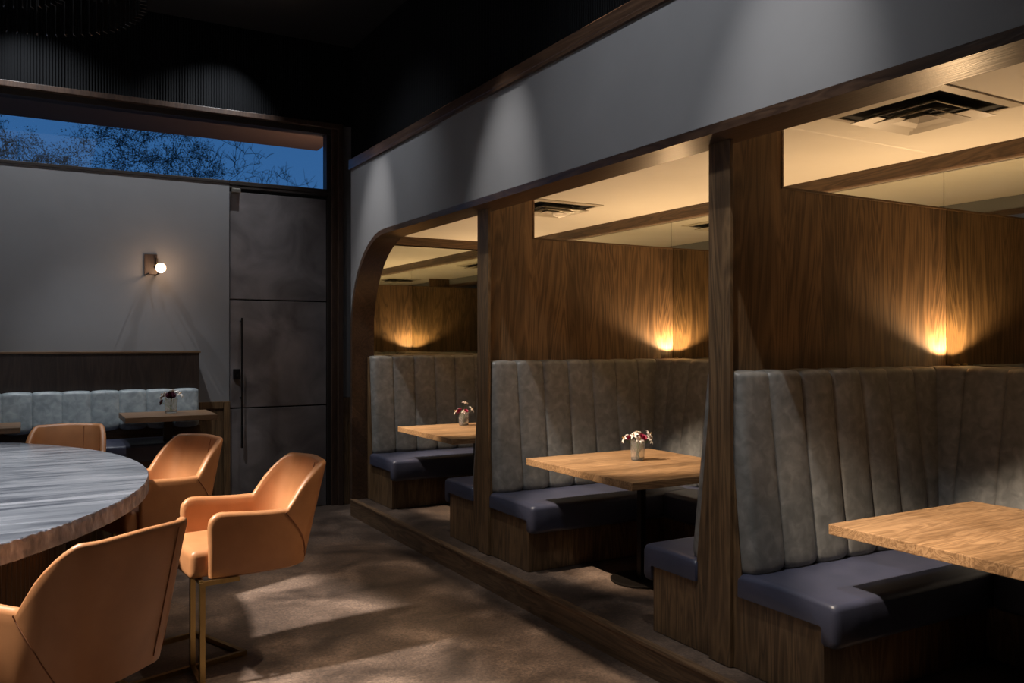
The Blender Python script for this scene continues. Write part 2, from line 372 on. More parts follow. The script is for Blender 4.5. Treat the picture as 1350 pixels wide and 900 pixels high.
bm = bmesh.new(); add_box(bm, 1.715, YE-.05, 3.155, 1.80, YE+.01, 3.195, .004)
obj('door_closer', local(bm, t), mat('satin_nickel', (.35, .33, .30), .4, 1), t)

# outside: overhang and ground
struct(obj('roof_overhang', box(-5, YE+.15, 4.0, 3.02, 9.97, 4.12, .01), M['soffit']), 'painted roof overhang outside the window', 'roof')
struct(obj('ground', box(-40, YE+.16, -.3, 50, 70, -.15), M['ground']))

# ------------------------------------------------------------------ mirrors
def mirror(x0, y0, x1, y1, label):
    o = obj('wall_mirror', box(x0, y0, 1.562, x1, y1, 2.703), M['mirror']); tag(o, label, 'mirror')
    if x1-x0 < .1: o['group'] = 'mirrors along the booth back wall'
    return o
mirror(XB, -.3, XB+.015, 3.028, 'wide wall mirror above the backrest of the nearest booth')
mirror(XB, 3.032, XB+.015, 5.458, 'wide wall mirror above the backrest of the middle booth')
mirror(XB, 5.462, XB+.015, 8.225, 'wide wall mirror on the long wall of the farthest booth')
mirror(2.96, 8.23, XB, 8.245, 'mirror on the end wall of the farthest booth reflecting its wood partition')

# ------------------------------------------------------------------ partitions
XN = 3.31; ZPT = 2.475
def partition(y0, ypost0, label, post=True):
    y1 = y0+.04
    t = thing('booth_partition', label, 'partition', (XP, y0, P), 0, 'wood partitions between the booths')
    bm = bmesh.new()
    prism(bm, [(XP+.024, P), (XB-.002, P), (XB-.002, ZPT), (XN, ZPT), (XN, CZ), (XHI, CZ), (XHI, ZH), (XP+.024, ZH)], 1, y0, y1)
    obj('panel', local(bm, t), M['oak_v'], t)
    bm = bmesh.new(); add_box(bm, XP, ypost0, P, XP+.022, y1+.002, ZH, .003); obj('post', local(bm, t), M['oak_v'], t)
    bm = bmesh.new(); add_box(bm, XN, y0-.006, ZPT, XB-.004, y1+.006, ZPT+.012, .002); add_box(bm, XN, y0-.006, ZPT+.012, XN+.014, y1+.006, CZ, .002)
    obj('cap_rail', local(bm, t), M['oak_x'], t)
    return t
partition(3.015, 2.912, 'stained oak partition between nearest and middle booth')
partition(5.44, 5.316, 'stained oak partition between middle and farthest booth')
partition(.55, .45, 'stained oak partition on the camera side of the nearest booth')

# ------------------------------------------------------------------ booths
CW = .2235
def backrest(mapf, u0, u1, dt, db, mitre0, mitre1, zt=1.56, zb=.60, cw=CW, start=None, mat_=None, bulge=.022, nz=22, endround=True):
    """channel-tufted back. mapf(u, d, z) -> world. d = distance out from the wall, dt at the top, db at the bottom"""
    start = u0 if start is None else start
    us = []
    k0 = int(math.floor((u0-start)/cw))-1
    k = k0
    sub = [0, .012, .03, .06, .1, .2, .35, .5, .65, .8, .9, .94, .97, .988]
    while start+k*cw < u1:
        for s in sub:
            u = start+(k+s)*cw
            if u0-1e-6 <= u < u1-1e-4: us.append((u, s))
        k += 1
    us.append((u1, 0.0 if not mitre1 else ((u1-start)/cw) % 1))
    if us[0][0] > u0+1e-4: us.insert(0, (u0, ((u0-start)/cw) % 1))
    rows = []
    rr = .035
    for u, s in us:
        b = bulge*(1-.55*abs(2*s-1)**2.2-.45*abs(2*s-1)**14)
        zt_ = zt-.012+b*.6; zb_ = zb+.022-b*1.2
        prof = [(0.0, zt_)]
        d0 = dt+b
        for i in range(1, 6):
            a = PI/2*i/5; prof.append((d0-rr+rr*math.sin(a) if d0 > rr else d0*math.sin(a), zt_-rr+rr*math.cos(a)))
        for i in range(1, nz):
            f = i/nz; z = zt_-rr+(zb_+.05-zt_+rr)*f; prof.append((dt+(db-dt)*f+b, z))
        for i in range(0, 6):
            a = PI/2*i/5; prof.append((db+b-.05*(1-math.cos(a)), zb_+.05-.05*math.sin(a)))
        prof.append((0.0, zb_))
        row = []
        for d, z in prof:
            f = min(max((zt-z)/(zt-zb), 0), 1); dd = dt+(db-dt)*f
            uu = u
            if mitre1: uu = min(uu, u1-(mitre1[0]+(mitre1[1]-mitre1[0])*f))
            if endround:
                if not mitre0 and u-u0 < .03: d = d*(1-.25*(1-(u-u0)/.03)**2)
                if not mitre1 and u1-u < .03: d = d*(1-.25*(1-(u1-u)/.03)**2)
            row.append(mapf(uu, d, z))
        rows.append(row)
    bm = bmesh.new(); grid(bm, rows, cap=True)
    bmesh.ops.remove_doubles(bm, verts=bm.verts[:], dist=1e-5); recalc(bm)
    return bm
def cushion(mapf, u0, u1, D, zt=.615, th=.105, drop=.19, back=0.0, wrap0=0, wrap1=0):
    """upholstered seat: flat slab with a front roll hanging over the bench. D = depth to its front"""
    r = .03; f = .075
    prof = []
    def arc(cx, cz, r, a0, a1, n=4): return [(cx+r*math.cos(a0+(a1-a0)*i/n), cz+r*math.sin(a0+(a1-a0)*i/n)) for i in range(n+1)]
    prof += [(back, zt-th), (back, zt-.01), (back+.01, zt)]
    n = 10
    for i in range(1, n): prof.append((back+.01+(D-r-back-.01)*i/n, zt+.006*math.sin(PI*i/n)))
    prof += arc(D-r, zt-r, r, PI/2, 0)
    prof += arc(D-.028, zt-drop+.028, .028, 0, -PI/2)
    prof += arc(D-f+.015, zt-drop+.015, .015, -PI/2, -PI)
    prof += [(D-f, zt-th-.005), (D-f-.005, zt-th)]
    us = [u0, u0+.006, u0+.018, u0+.04]; m = 14
    us += [u0+.04+(u1-u0-.08)*i/m for i in range(1, m)]; us += [u1-.04, u1-.018, u1-.006, u1]
    rows = []
    cx = D*.5; cz = zt-th/2
    for u in us:
        e = min(u-u0, u1-u); k = 1.0 if e >= .04 else math.sqrt(1-(1-e/.04)**2)
        s = .022*(1-k)
        row = []
        for d, z in prof:
            zz = z; dd = d
            if z > zt-.04: zz = z-s
            elif d > D-.05 or z < zt-th-.01: zz = z+s*.6
            if d > D-.04: dd = d-s
            row.append(mapf(u, dd, zz))
        rows.append(row)
    bm = bmesh.new(); grid(bm, rows, close_v=True, cap=True); recalc(bm); return bm
def booth(ya, yb, dA, dB, cA, cB, label, end_u=2.892, wall_north=None):
    """ya: near partition face (low y), yb: far face (high y); dA/dB bench depths (cushion front) at near/far side"""
    t = thing('booth_bench', label, 'booth seating', (3.6, (ya+yb)/2, P), 0, 'upholstered corner booths along the wall')
    far = lambda u, d, z: Vector((u, yb-d, z))        # u = x, faces -Y
    near = lambda u, d, z: Vector((u, ya+d, z))       # u = x, faces +Y
    back = lambda u, d, z: Vector((XB-d, u, z))       # u = y, faces -X
    Db = .72
    XE = 2.884
    # one U-shaped timber base
    A = ya+dA-.075; B = yb-dB+.075; Xf = XB-Db+.075
    bm = prism(bmesh.new(), [(XE, ya+.002), (XB, ya+.002), (XB, yb-.002), (XE, yb-.002), (XE, B), (Xf, B), (Xf, A), (XE, A)], 2, P, .508)
    obj('bench_base', local(bm, t), M['oak_v'], t)
    # timber backing panels behind the upholstery up to the ledge
    c1 = obj('seat_cushion', local(cushion(far, XE-.018, XB, dB, back=cB[1]-.055), t), M['vinyl'], t, True, 50)
    c2 = obj('seat_cushion', local(cushion(near, XE-.018, XB, dA, back=cA[1]-.055), t), M['vinyl'], t, True, 50)
    c3 = obj('seat_cushion', local(cushion(back, ya+dA-.01, yb-dB+.01, Db, back=.03), t), M['vinyl'], t, True, 50)
    obj('backrest', local(backrest(far, end_u, XB, cB[0], cB[1], False, (.27, .395)), t), M['leather'], t, True, 50)
    obj('backrest', local(backrest(near, end_u, XB, cA[0], cA[1], False, (.27, .395)), t), M['leather'], t, True, 50)
    bb = backrest(back, ya+.005, yb-.005,   .255, .385, False, False, start=yb-.05-11*.2235)
    obj('backrest', local(bb, t), M['leather'], t, True, 50)
    for y_, s_, c_ in ((yb-.003, -1, cB), (ya+.003, 1, cA)):
        bm = prism(bmesh.new(), [(y_, .50), (y_+s_*(c_[1]-.05), .50), (y_+s_*(c_[1]-.052), .60), (y_+s_*max(c_[0]-.05, .004), 1.545), (y_, 1.545)], 0, XE-.001, end_u-.002)
        obj('end_panel', local(bm, t), M['oak_v'], t)
    return t
booth(.59, 3.015, .52, .695, (.05, .16), (.10, .20), 'nearest grey and navy corner booth at the right edge')
booth(3.055, 5.44, .52, .725, (.05, .16), (.10, .19), 'middle grey and navy corner booth behind the square table')
booth(5.48, 7.89, .59, .75, (.05, .16), (.12, .20), 'farthest grey and navy corner booth inside the curved opening')
# ledge behind the far booth's back, below its mirror
struct(obj('trim_ledge_end', box(2.93, 7.892, .17, XB+.01, 8.28, 1.562, .002), M['oak_x']), 'wooden ledge under the end mirror', 'ledge')

# tables
def booth_table(x0, y0, x1, y1, label, ztop=.915):
    t = thing('booth_table', label, 'table', ((x0+x1)/2, (y0+y1)/2, P), 0, 'square oak booth tables')
    obj('tabletop', local(box(x0, y0, ztop-.045, x1, y1, ztop, .004), t), M['table'], t)
    bm = bmesh.new(); cx, cy = (x0+x1)/2, (y0+y1)/2
    add_box(bm, cx-.021, cy-.021, P+.012, cx+.021, cy+.021, ztop-.05, .003)
    obj('pole', local(bm, t), M['steel'], t)
    bm = bmesh.new(); lathe(bm, [(0, P), (.20, P), (.20, P+.008), (.19, P+.012), (0, P+.012)], 40, cx, cy); obj('base_plate', local(bm, t), M['steel'], t)
    bm = bmesh.new(); add_box(bm, cx-.2, cy-.2, ztop-.055, cx+.2, cy+.2, ztop-.045); obj('top_plate', local(bm, t), M['steel'], t)
    return t
booth_table(2.985, 1.30, 4.03, 2.455, 'oak table in the nearest booth, cut by the right edge')
booth_table(2.90, 3.705, 3.95, 4.85, 'square oak table in the middle booth holding a flower glass')
booth_table(2.95, 6.08, 3.98, 7.24, 'square oak table in the farthest booth holding a flower glass')

# uplights in the back corners
def uplight(x, y, dx, dy, label, watts=60):
    t = thing('corner_uplight', label, 'light', (x, y, 1.565), 0, 'small uplights in the booth corners')
    bm = bmesh.new(); lathe(bm, [(.0, -.002), (.014, -.002), (.015, .006), (.011, .007), (.011, .004)], 20); obj('housing', bm, M['brass'], t, True, 40)
    bm = bmesh.new(); lathe(bm, [(.0, .005), (.011, .005)], 20); obj('lens', bm, M['lens'], t)
    spot('uplight_beam', (x, y, 1.580), (x+dx*.12, y+dy*.12, 2.6), watts, 140, .45, AMB, .012)
    return t
for y, s, lab in ((2.925, -1, 'small lit uplight in the back corner of the nearest booth'), (5.35, -1, 'small lit uplight in the back left corner of the middle booth'),
                  (5.57, 1, 'small lit uplight in the farthest booth at its right partition'), (3.145, 1, 'small uplight in the middle booth at its right partition'),
                  (8.20, -1, 'small uplight on the ledge corner of the farthest booth')):
    uplight(XB-.04, y, -.6, s*.6, lab)

# ceiling diffusers
def vent(cx, cy, label):
    t = thing('ceiling_vent', label, 'vent', (cx, cy, CZ), 0, 'square air diffusers in the booth ceiling')
    h = .31
    def ring(a, b, za, zb, th=.006):
        bm = bmesh.new()
        A = [(-a, -a, za), (a, -a, za), (a, a, za), (-a, a, za)]; B = [(-b, -b, zb), (b, -b, zb), (b, b, zb), (-b, b, zb)]
        B2 = [(x, y, z+th) for x, y, z in B]; A2 = [(x, y, z+th) for x, y, z in A]
        grid(bm, [[Vector(p) for p in L] for L in (A, B, B2, A2)], close_u=True, close_v=True); return recalc(bm)
    obj('backing', box(-h+.04, -h+.04, -.004, h-.04, h-.04, -.001), M['void'], t)
    obj('frame', ring(h, h-.045, -.008, -.014), M['white'], t)
    obj('louvre', ring(.225, .150, -.046, -.014, .003), M['white'], t); obj('louvre', ring(.150, .085, -.052, -.022, .003), M['white'], t)
    bm = bmesh.new(); rows = []
    for a_, z_ in ((.095, -.056), (.06, -.044), (.035, -.026), (.02, -.012)):
        rows.append([Vector(p) for p in ((-a_, -a_, z_), (a_, -a_, z_), (a_, a_, z_), (-a_, a_, z_))])
    grid(bm, rows, close_v=True, cap=False); bm.faces.new([v for v in bm.verts][-4:])
    obj('centre_cone', recalc(bm), M['white'], t)
    return t
vent(3.68, 2.49, 'square white air diffuser in the ceiling of the nearest booth')
vent(3.70, 5.80, 'square white air diffuser above the farthest booth, half hidden by partition')

# ------------------------------------------------------------------ flowers
def vase(x, y, z, r, h, label):
    t = thing('flower_glass', label, 'vase', (x, y, z), 0, 'glasses of flowers on the tables')
    bm = bmesh.new(); n = 28
    prof = [(0, 0), (r*.80, 0), (r*.84, .003)] + [(r*(.84+.16*i/8), h*i/8) for i in range(1, 9)] + [(r*.95, h)] + [(r*(.80+.15*i/8), h*i/8) for i in range(7, 0, -1)] + [(r*.78, .012), (0, .012)]
    rows = [[Vector((rr*(1+.022*math.sin(8*2*PI*k/n)*(.3 if zz < .01 else 1))*math.cos(2*PI*k/n), rr*(1+.022*math.sin(8*2*PI*k/n))*math.sin(2*PI*k/n), zz)) for k in range(n)] for rr, zz in prof]
    grid(bm, rows, close_v=True); recalc(bm); obj('tumbler', bm, M['cut_glass'], t, True, 50)
    return t
def lily_bm(R_, n=6, curl=.35):
    bm = bmesh.new()
    for k in range(n):
        a = 2*PI*k/n+.2; ca, sa = math.cos(a), math.sin(a); rows = []
        for i in range(7):
            f = i/6; rr = R_*(.1+.9*f); z = R_*(.75*f-curl*2.2*f*f*f+.1); wdt = R_*.20*math.sin(PI*min(f*.92+.08, 1))+.0004
            rows.append([Vector((ca*rr-sa*q*wdt, sa*rr+ca*q*wdt, z+abs(q)*wdt*.4)) for q in (-1, 0, 1)])
        grid(bm, rows)
    r = bmesh.ops.extrude_face_region(bm, geom=bm.faces[:]);
    for v in [g for g in r['geom'] if isinstance(g, bmesh.types.BMVert)]: v.co.z -= R_*.03
    return recalc(bm)
def ball_bm(R_):
    bm = bmesh.new()
    for ring, (n, tilt) in enumerate(((3, .2), (5, .55), (7, .95), (8, 1.3))):
        for k in range(n):
            a = 2*PI*(k+.5*ring)/n; rows = []
            for i in range(5):
                f = i/4; th = tilt*f*1.1; rr = R_*(.15+.85*math.sin(th+.1)); z = R_*(.9*f*math.cos(tilt*.9)+.1)
                wdt = R_*(.42*math.sin(PI*(.15+.75*f)))
                rows.append([Vector((math.cos(a)*rr-math.sin(a)*q*wdt, math.sin(a)*rr+math.cos(a)*q*wdt, z-abs(q)*wdt*.3)) for q in (-1, 0, 1)])
            grid(bm, rows)
    return bm
def flower(base, tip, kind, R_, label, grp):
    name = {'lily': 'star_flower', 'magenta': 'round_flower', 'burgundy': 'round_flower'}[kind]
    t = thing(name, label, 'flower', base, 0, grp)
    b = Vector(base); e = Vector(tip)-b; mid = e*.5+Vector((0, 0, .01))
    bm = bmesh.new(); tube(bm, [(0, 0, 0), tuple(mid), tuple(e)], .0022, 6); obj('stem', bm, M['stem'], t, True)
    bm = lily_bm(R_) if kind == 'lily' else ball_bm(R_)
    d = Vector((e.x, e.y, e.z*.45)).normalized(); q = Vector((0, 0, 1)).rotation_difference(d).to_matrix()
    for v in bm.verts: v.co = q @ v.co + e
    pet = obj('petals', bm, M['petal'] if kind == 'lily' else M[kind], t, True)
    if kind == 'lily':
        bm = bmesh.new()
        for k in range(4):
            a = k*PI/2; p = [q @ Vector((math.cos(a)*R_*.1*f, math.sin(a)*R_*.1*f, R_*.8*f))+e for f in (0, .5, 1)]; tube(bm, p, .0012, 5)
        obj('stamens', bm, mat('stamen', (.5, .3, .1), .6), pet)
    return t
def bouquet(x, y, z, h, specs, where, grp):
    names = []
    for kind, ang, out_, up, R_, desc in specs:
        a = math.radians(ang); base = (x-math.cos(a)*.015, y-math.sin(a)*.015, z+.016)
        flower(base, (x+math.cos(a)*out_, y+math.sin(a)*out_, z+h+up), kind, R_, desc+' '+where, grp)
# the camera looks along +X+Y here: 330 deg is to the right, 150 deg to the left, 240 towards the viewer
mid_specs = [('lily', 152, .075, .012, .040, 'low white star flower leaning furthest left'), ('lily', 200, .035, .035, .036, 'tall white star flower at the left of the bunch'),
             ('magenta', 158, .052, .022, .020, 'small magenta bloom at the left'), ('lily', 255, .030, .008, .036, 'white star flower facing the front'),
             ('magenta', 300, .034, .022, .030, 'large magenta bloom right of centre'), ('lily', 328, .070, .040, .036, 'upright white star flower at the right'),
             ('lily', 335, .072, .006, .040, 'low white star flower leaning furthest right'), ('lily', 60, .02, .045, .032, 'small white star flower at the back')]
vase(3.49, 4.40, .915, .050, .135, 'cut glass tumbler of flowers on the middle booth table')
bouquet(3.49, 4.40, .915, .125, mid_specs, 'in the middle booth glass', 'flowers in the middle booth glass')
far_specs = [('lily', 150, .060, .010, .042, 'small white star flower leaning left'), ('magenta', 175, .040, .016, .032, 'round magenta bloom on the left'),
             ('lily', 20, .015, .085, .034, 'tallest white star flower standing up'), ('magenta', 280, .03, .018, .022, 'small magenta bloom at the front'),
             ('lily', 325, .065, .028, .042, 'white star flower leaning right'), ('lily', 250, .025, .008, .034, 'white star flower at the front')]
vase(3.53, 7.04, .915, .050, .125, 'cut glass tumbler of flowers on the farthest booth table')
bouquet(3.53, 7.04, .915, .115, far_specs, 'in the farthest booth glass', 'flowers in the farthest booth glass')

# ------------------------------------------------------------------ banquette on the end wall
t = thing('wall_banquette', 'long pale blue-grey banquette with dark wood back on the end wall', 'banquette', (-.8, 8.2, 0))
BX0, BX1 = -3.3, 1.362; YB = 8.14
bm = bmesh.new(); add_box(bm, BX0, YB+.004, 0, BX1, YE-.002, 1.595)
obj('back_panel', local(bm, t), M['panel'], t)
obj('cap_rail', local(box(BX0, YB-.012, 1.595, BX1+.012, YE-.002, 1.612, .003), t), M['oak_x'], t)
bm = backrest(lambda u, d, z: Vector((u, YB-d, z)), BX0, BX1-.015, .06, .11, False, False, zt=1.275, zb=.93, cw=.2205, start=BX1-.015-22*.2205, bulge=.022, nz=8)
b_ = obj('backrest', local(bm, t), M['leather_b'], t, True, 50)
obj('bench_base', local(box(BX0, 7.62, 0, BX1, YB+.004, .74), t), M['oak_v'], t)
obj('kick_board', local(box(BX0, YB-.05, .84, BX1, YB+.004, .94), t), M['oak_x'], t)
obj('seat_cushion', local(cushion(lambda u, d, z: Vector((u, YB-d, z)), BX0, BX1-.01, .60, zt=.85, th=.10, drop=.15, back=.01), t), M['vinyl'], t, True, 50)
def lounge_table(x0, x1, y0, y1, zt, label):
    t = thing('lounge_table', label, 'table', ((x0+x1)/2, (y0+y1)/2, 0), 0, 'dark oak tables at the end wall banquette')
    obj('tabletop', local(box(x0, y0, zt-.045, x1, y1, zt, .004), t), M['table_f'], t)
    cx = (x0+x1)/2; cy = (y0+y1)/2; bm = bmesh.new(); add_box(bm, cx-.035, cy-.035, .015, cx+.035, cy+.035, zt-.045, .003); obj('pole', local(bm, t), M['steel'], t)
    bm = bmesh.new(); add_box(bm, cx-.24, cy-.03, 0, cx+.24, cy+.03, .02, .004); add_box(bm, cx-.03, cy-.2, 0, cx+.03, cy+.2, .02, .004); obj('base_plate', local(bm, t), M['steel'], t)
lounge_table(.672, 1.386, 7.40, 8.00-.03, 1.085, 'dark oak table with flower glass at the right end of the banquette')
lounge_table(-.80, -.056, 7.46, 8.00-.03, 1.040, 'dark oak table at the left edge in front of the banquette')
vase(1.06, 7.72, 1.085, .055, .125, 'clear tumbler of flowers on the table by the end wall')
end_specs = [('lily', 150, .055, .03, .05, 'white star flower leaning left'), ('burgundy', 260, .02, .03, .045, 'dark burgundy bloom in the centre'),
             ('lily', 330, .06, .045, .05, 'white star flower leaning right'), ('burgundy', 165, .07, -.02, .025, 'small dark bud hanging low at the left'), ('lily', 60, .03, .06, .045, 'white star flower standing at the back')]
bouquet(1.06, 7.72, 1.085, .11, end_specs, 'in the end wall glass', 'flowers in the end wall glass')

# sconce
t = thing('wall_sconce', 'small wooden wall sconce with one bare lit bulb', 'lamp', (1.0, YE, 2.42))
def L(x, y, z): return Vector((x-1.0, y-YE, z-2.42))
bm = bmesh.new(); add_box(bm, -.068, -.022, -.095, .045, 0, .095, .003); obj('mounting_block', bm, M['dark_v'], t)
bm = bmesh.new(); add_box(bm, -.062, -.26, -.106, -.052, 0, -.096); add_box(bm, .024, -.26, -.106, .034, 0, -.096); add_box(bm, .025, -.11, .0, .04, -.03, .05); obj('bracket_arm', bm, M['steel'], t)
bm = bmesh.new(); tube(bm, [(.03, -.02, -.02), (.045, -.11, -.03)], .018, 12); obj('socket', bm, M['steel'], t)
bm = bmesh.new(); bmesh.ops.create_uvsphere(bm, u_segments=20, v_segments=14, radius=.044)
for v in bm.verts: v.co += Vector((.058, -.15, -.04))
obj('bulb', bm, M['bulb'], t, True)
d = bpy.data.lights.new('sconce_light', 'POINT'); d.energy = 1.6; d.color = (1, .62, .38); d.shadow_soft_size = .04
o = bpy.data.objects.new('sconce_light', d); C.objects.link(o); o.location = (1.058, YE-.25, 2.38)

# ------------------------------------------------------------------ round counter
TX, TY, TR, TZ = -2.08, 5.44, 2.685, .95
t = thing('round_counter', 'large rounded counter with veined blue marble top and fluted bronze drum', 'counter', (TX, TY, 0))
bm = bmesh.new(); n = 220
def outline(inset, N):
    # rounded slab: the seen side is one big arc, the hidden side closes tighter
    pts = []
    def circ(cx, cy, r, a0, a1, m=160):
        for i in range(m+1):
            a = math.radians(a0+(a1-a0)*i/m); pts.append((cx+r*math.cos(a), cy+r*math.sin(a)))
    a1, a2 = math.radians(41), math.radians(-52)
    circ(0, 0, TR-inset, -52, 41, 400)
    circ((TR-.6)*math.cos(a1), (TR-.6)*math.sin(a1), .6-inset, 41, 110)
    circ(-.3, -.15, 2.0-inset, 60, 300)
    circ((TR-.8)*math.cos(a2), (TR-.8)*math.sin(a2), .8-inset, -120, -52)
    P_ = sorted(set(pts)); hull = []
    for seq in (P_, P_[::-1]):
        h = []
        for p in seq:
            while len(h) > 1 and (h[-1][0]-h[-2][0])*(p[1]-h[-2][1])-(h[-1][1]-h[-2][1])*(p[0]-h[-2][0]) <= 0: h.pop()
            h.append(p)
        hull += h[:-1]
    L_ = [0]
    for i in range(len(hull)): a, b = hull[i], hull[(i+1) % len(hull)]; L_.append(L_[-1]+math.hypot(b[0]-a[0], b[1]-a[1]))
    out_ = []; j = 0
    for i in range(N):
        d_ = L_[-1]*i/N
        while L_[j+1] < d_: j += 1
        f = (d_-L_[j])/(L_[j+1]-L_[j]); a, b = hull[j % len(hull)], hull[(j+1) % len(hull)]
        out_.append((a[0]+(b[0]-a[0])*f, a[1]+(b[1]-a[1])*f))
    return out_
n = 900; ol = outline(0, n); CX_ = -.2
rows = []
for j, (ins, z) in enumerate([(1, TZ), (.004, TZ), (.0015, TZ-.004), (0, TZ-.02), (.002, TZ-.05), (0, TZ-.078), (.004, TZ-.082), (1, TZ-.082)]):
    if ins == 1: rows.append([Vector((CX_+x*.001, y*.001, z)) for x, y in ol]); continue
    rows.append([Vector((x*(1-ins/2.5), y*(1-ins/2.5), z)) for x, y in ol])
for row in rows[2:6]:
    for v in row:
        k = 1+.0010*random.uniform(-1, 1); v.x *= k; v.y *= k
grid(bm, rows, close_v=True); recalc(bm)
for f in bm.faces:
    if abs(f.normal.z) < .7: f.material_index = 1
obj('counter_top', bm, [M['marble'], M['marble_e']], t)
bm = bmesh.new(); n = 1200; ol = outline(.435, n)
rows = [[Vector((ol[k][0]*(1+.005*abs(math.sin(PI*k/4))), ol[k][1]*(1+.005*abs(math.sin(PI*k/4))), z)) for k in range(n)] for z in (.08, TZ-.083)]
grid(bm, rows, close_v=True); obj('drum', recalc(bm), M['bronze'], t, True, 60)
bm = bmesh.new(); ol = outline(.48, 300); grid(bm, [[Vector((x, y, z)) for x, y in ol] for z in (0, .08)], close_v=True); obj('plinth', recalc(bm), M['black_metal'], t, True)

# ------------------------------------------------------------------ tan stools
def make_stool():
    t = thing('counter_stool', 'x', 'stool', (0, 0, 0), 0, 'tan leather stools around the round counter')
    zb = .53; TH = .042
    hw = .285; xf = .27; xn = -.125; rc = .15; xb = -.282
    # plan path of the outer skin: (x, y, weight of recline, arc length)
    pts = []
    N1 = 26; N2 = 14; N3 = 12
    for i in range(N1+1):
        f = i/N1; f2 = f if f > .25 else f*f*2+f*.5   # denser at the front
        pts.append((xf+(xn-xf)*f2, hw-.012*(1-f2)**3))
    for i in range(1, N2+1):
        a = PI/2*i/N2; pts.append((xn-(xn-xb)*math.sin(a)**1.0, hw-rc+rc*math.cos(a)))
    for i in range(1, N3): pts.append((xb-.012*math.sin(PI*i/N3), (hw-rc)*(1-2*i/N3)))
    half = pts[:N1+N2+1]
    pts = half+[p for p in pts[N1+N2+1:]]+[(x, -y) for x, y in half[::-1]]
    n = len(pts)
    s = [0]
    for i in range(1, n): s.append(s[-1]+math.hypot(pts[i][0]-pts[i-1][0], pts[i][1]-pts[i-1][1]))
    Ltot = s[-1]; iN = N1; sn = s[iN]+.005; sc_ = s[iN+N2]
    def sm(x): x = min(max(x, 0), 1); return x*x*(3-2*x)
    def info(k):
        ss = min(s[k], Ltot-s[k])
        w_ = sm((ss-sn+.06)/(.17))                       # recline weight
        if ss < sn: top = .845-.018*sm(ss/.35)+.008
        else: top = .832+(1.055-.832)*math.sin(min((ss-sn)/.125, 1)*PI/2)**.85
        top += .008*sm((ss-sn-.14)/.25)
        if ss < .075: top -= .075-math.sqrt(max(.075**2-(.075-ss)**2, 0))
        return ss, w_, top
    def P_(k, z, off):
        """off = inset from the outer skin"""
        x, y = pts[k]; ss, w_, top = info(k)
        a = pts[max(k-1, 0)]; b = pts[min(k+1, n-1)]
        tx, ty = b[0]-a[0], b[1]-a[1]; l = math.hypot(tx, ty); nx, ny = -ty/l, tx/l   # inward normal
        if nx*(-x)+ny*(-y) < 0: nx, ny = -nx, -ny
        x += nx*off; y += ny*off
        f = (z-zb)/(1.06-zb)
        x -= w_*(.128*f**1.1)
        x -= (1-w_)*0.0
        if x > .1: x -= (x-.1)*.10*(1-f)          # arm fronts lean a little
        y *= 1-.05*(1-min(f/.35, 1))**2            # tucks in at the bottom
        y *= 1-w_*.01*max(f-.3, 0)/.7              # back narrows upwards
        return Vector((x, y, z))
    rows = []
    for k in range(n):
        ss, w_, top = info(k); th = TH
        e = 1.0
        if ss < .02: e = math.sqrt(max(1-(1-ss/.02)**2, 0))*.92+.08
        m = TH/2; r = th/2*e; row = []
        for i in range(0, 10): z = zb+(top-r-zb)*i/9; row.append(P_(k, z, m-r))
        for i in range(1, 7): a = PI*i/7; row.append(P_(k, top-r+r*math.sin(a), m-r*math.cos(a)))
        for i in range(9, -1, -1): z = zb+.0+(top-r-zb)*i/9; row.append(P_(k, z, m+r))
        rows.append(row)
    bm = bmesh.new(); grid(bm, rows, close_v=True, cap=True); recalc(bm)
    shell = obj('shell', bm, M['tan'], t, True, 60)
    # under pan
    bm = bmesh.new()
    ring0 = [P_(k, zb, .004) for k in range(n)]
    def scaled(c, z): return [Vector((p.x*c-.002, p.y*c, z)) for p in ring0]
    vs = grid(bm, [scaled(.96, zb+.05), scaled(.99, zb), scaled(.93, zb-.012), scaled(.80, zb-.016)], close_v=True, cap=True); recalc(bm)
    obj('seat_pan', bm, M['tan'], t, True, 60)
    # seat cushion with a lip in front
    bm = bmesh.new(); add_box(bm, -.25, -.232, .55, .335, .232, .675, .035, seg=4)
    for v in bm.verts:
        if v.co.x > .2:
            f = (v.co.x-.2)/.135
            if v.co.z < .61: v.co.z -= .03*f
            else: v.co.z -= .015*f*f
        if v.co.z > .64: v.co.z += .012*(1-(v.co.y/.232)**2)*(1-((v.co.x-.04)/.3)**2)
    obj('seat_cushion', bm, M['tan'], t, True, 60)
    # stitched seams
    def seam(kf, z0, z1, off=-.0015, dk=0):
        bm = bmesh.new(); p = []
        for i in range(13):
            f = i/12; kk = kf+dk*(1-f); k0 = int(math.floor(kk)); fr = kk-k0; z = z0+(z1-z0)*f
            p.append(P_(k0, z, off).lerp(P_(min(k0+1, n-1), z, off), fr))
        tube(bm, p, .0022, 6); o_ = obj('seam', bm, M['seam'], shell, True)
    mid = (n-1)/2
    kb = iN+N2-1.0
    seam(n-1-kb, .56, 1.035)
    seam(iN-.5, .56, .815, dk=9); seam(n-1-iN+.5, .56, .815, dk=-9)
    seam(kb+2.2, .70, 1.035, TH+.0015)
    # brass base: two uprights and floor loops
    ox, oy, yw = .995, 4.62, math.radians(186)
    def W(x, y, z): dx, dy = x-ox, y-oy; c_, s_ = math.cos(-yw), math.sin(-yw); return (dx*c_-dy*s_, dx*s_+dy*c_, z)
    q = .0125
    A = (.835, 5.115); B = (1.01, 4.676); dirx = (B[0]-.524, B[1]-4.529)
    l = math.hypot(*dirx); dx, dy = -dirx[0]/l*.62, -dirx[1]/l*.62
    C2 = (B[0]+dx, B[1]+dy); D2 = (A[0]+dx, A[1]+dy)
    bm = bmesh.new()
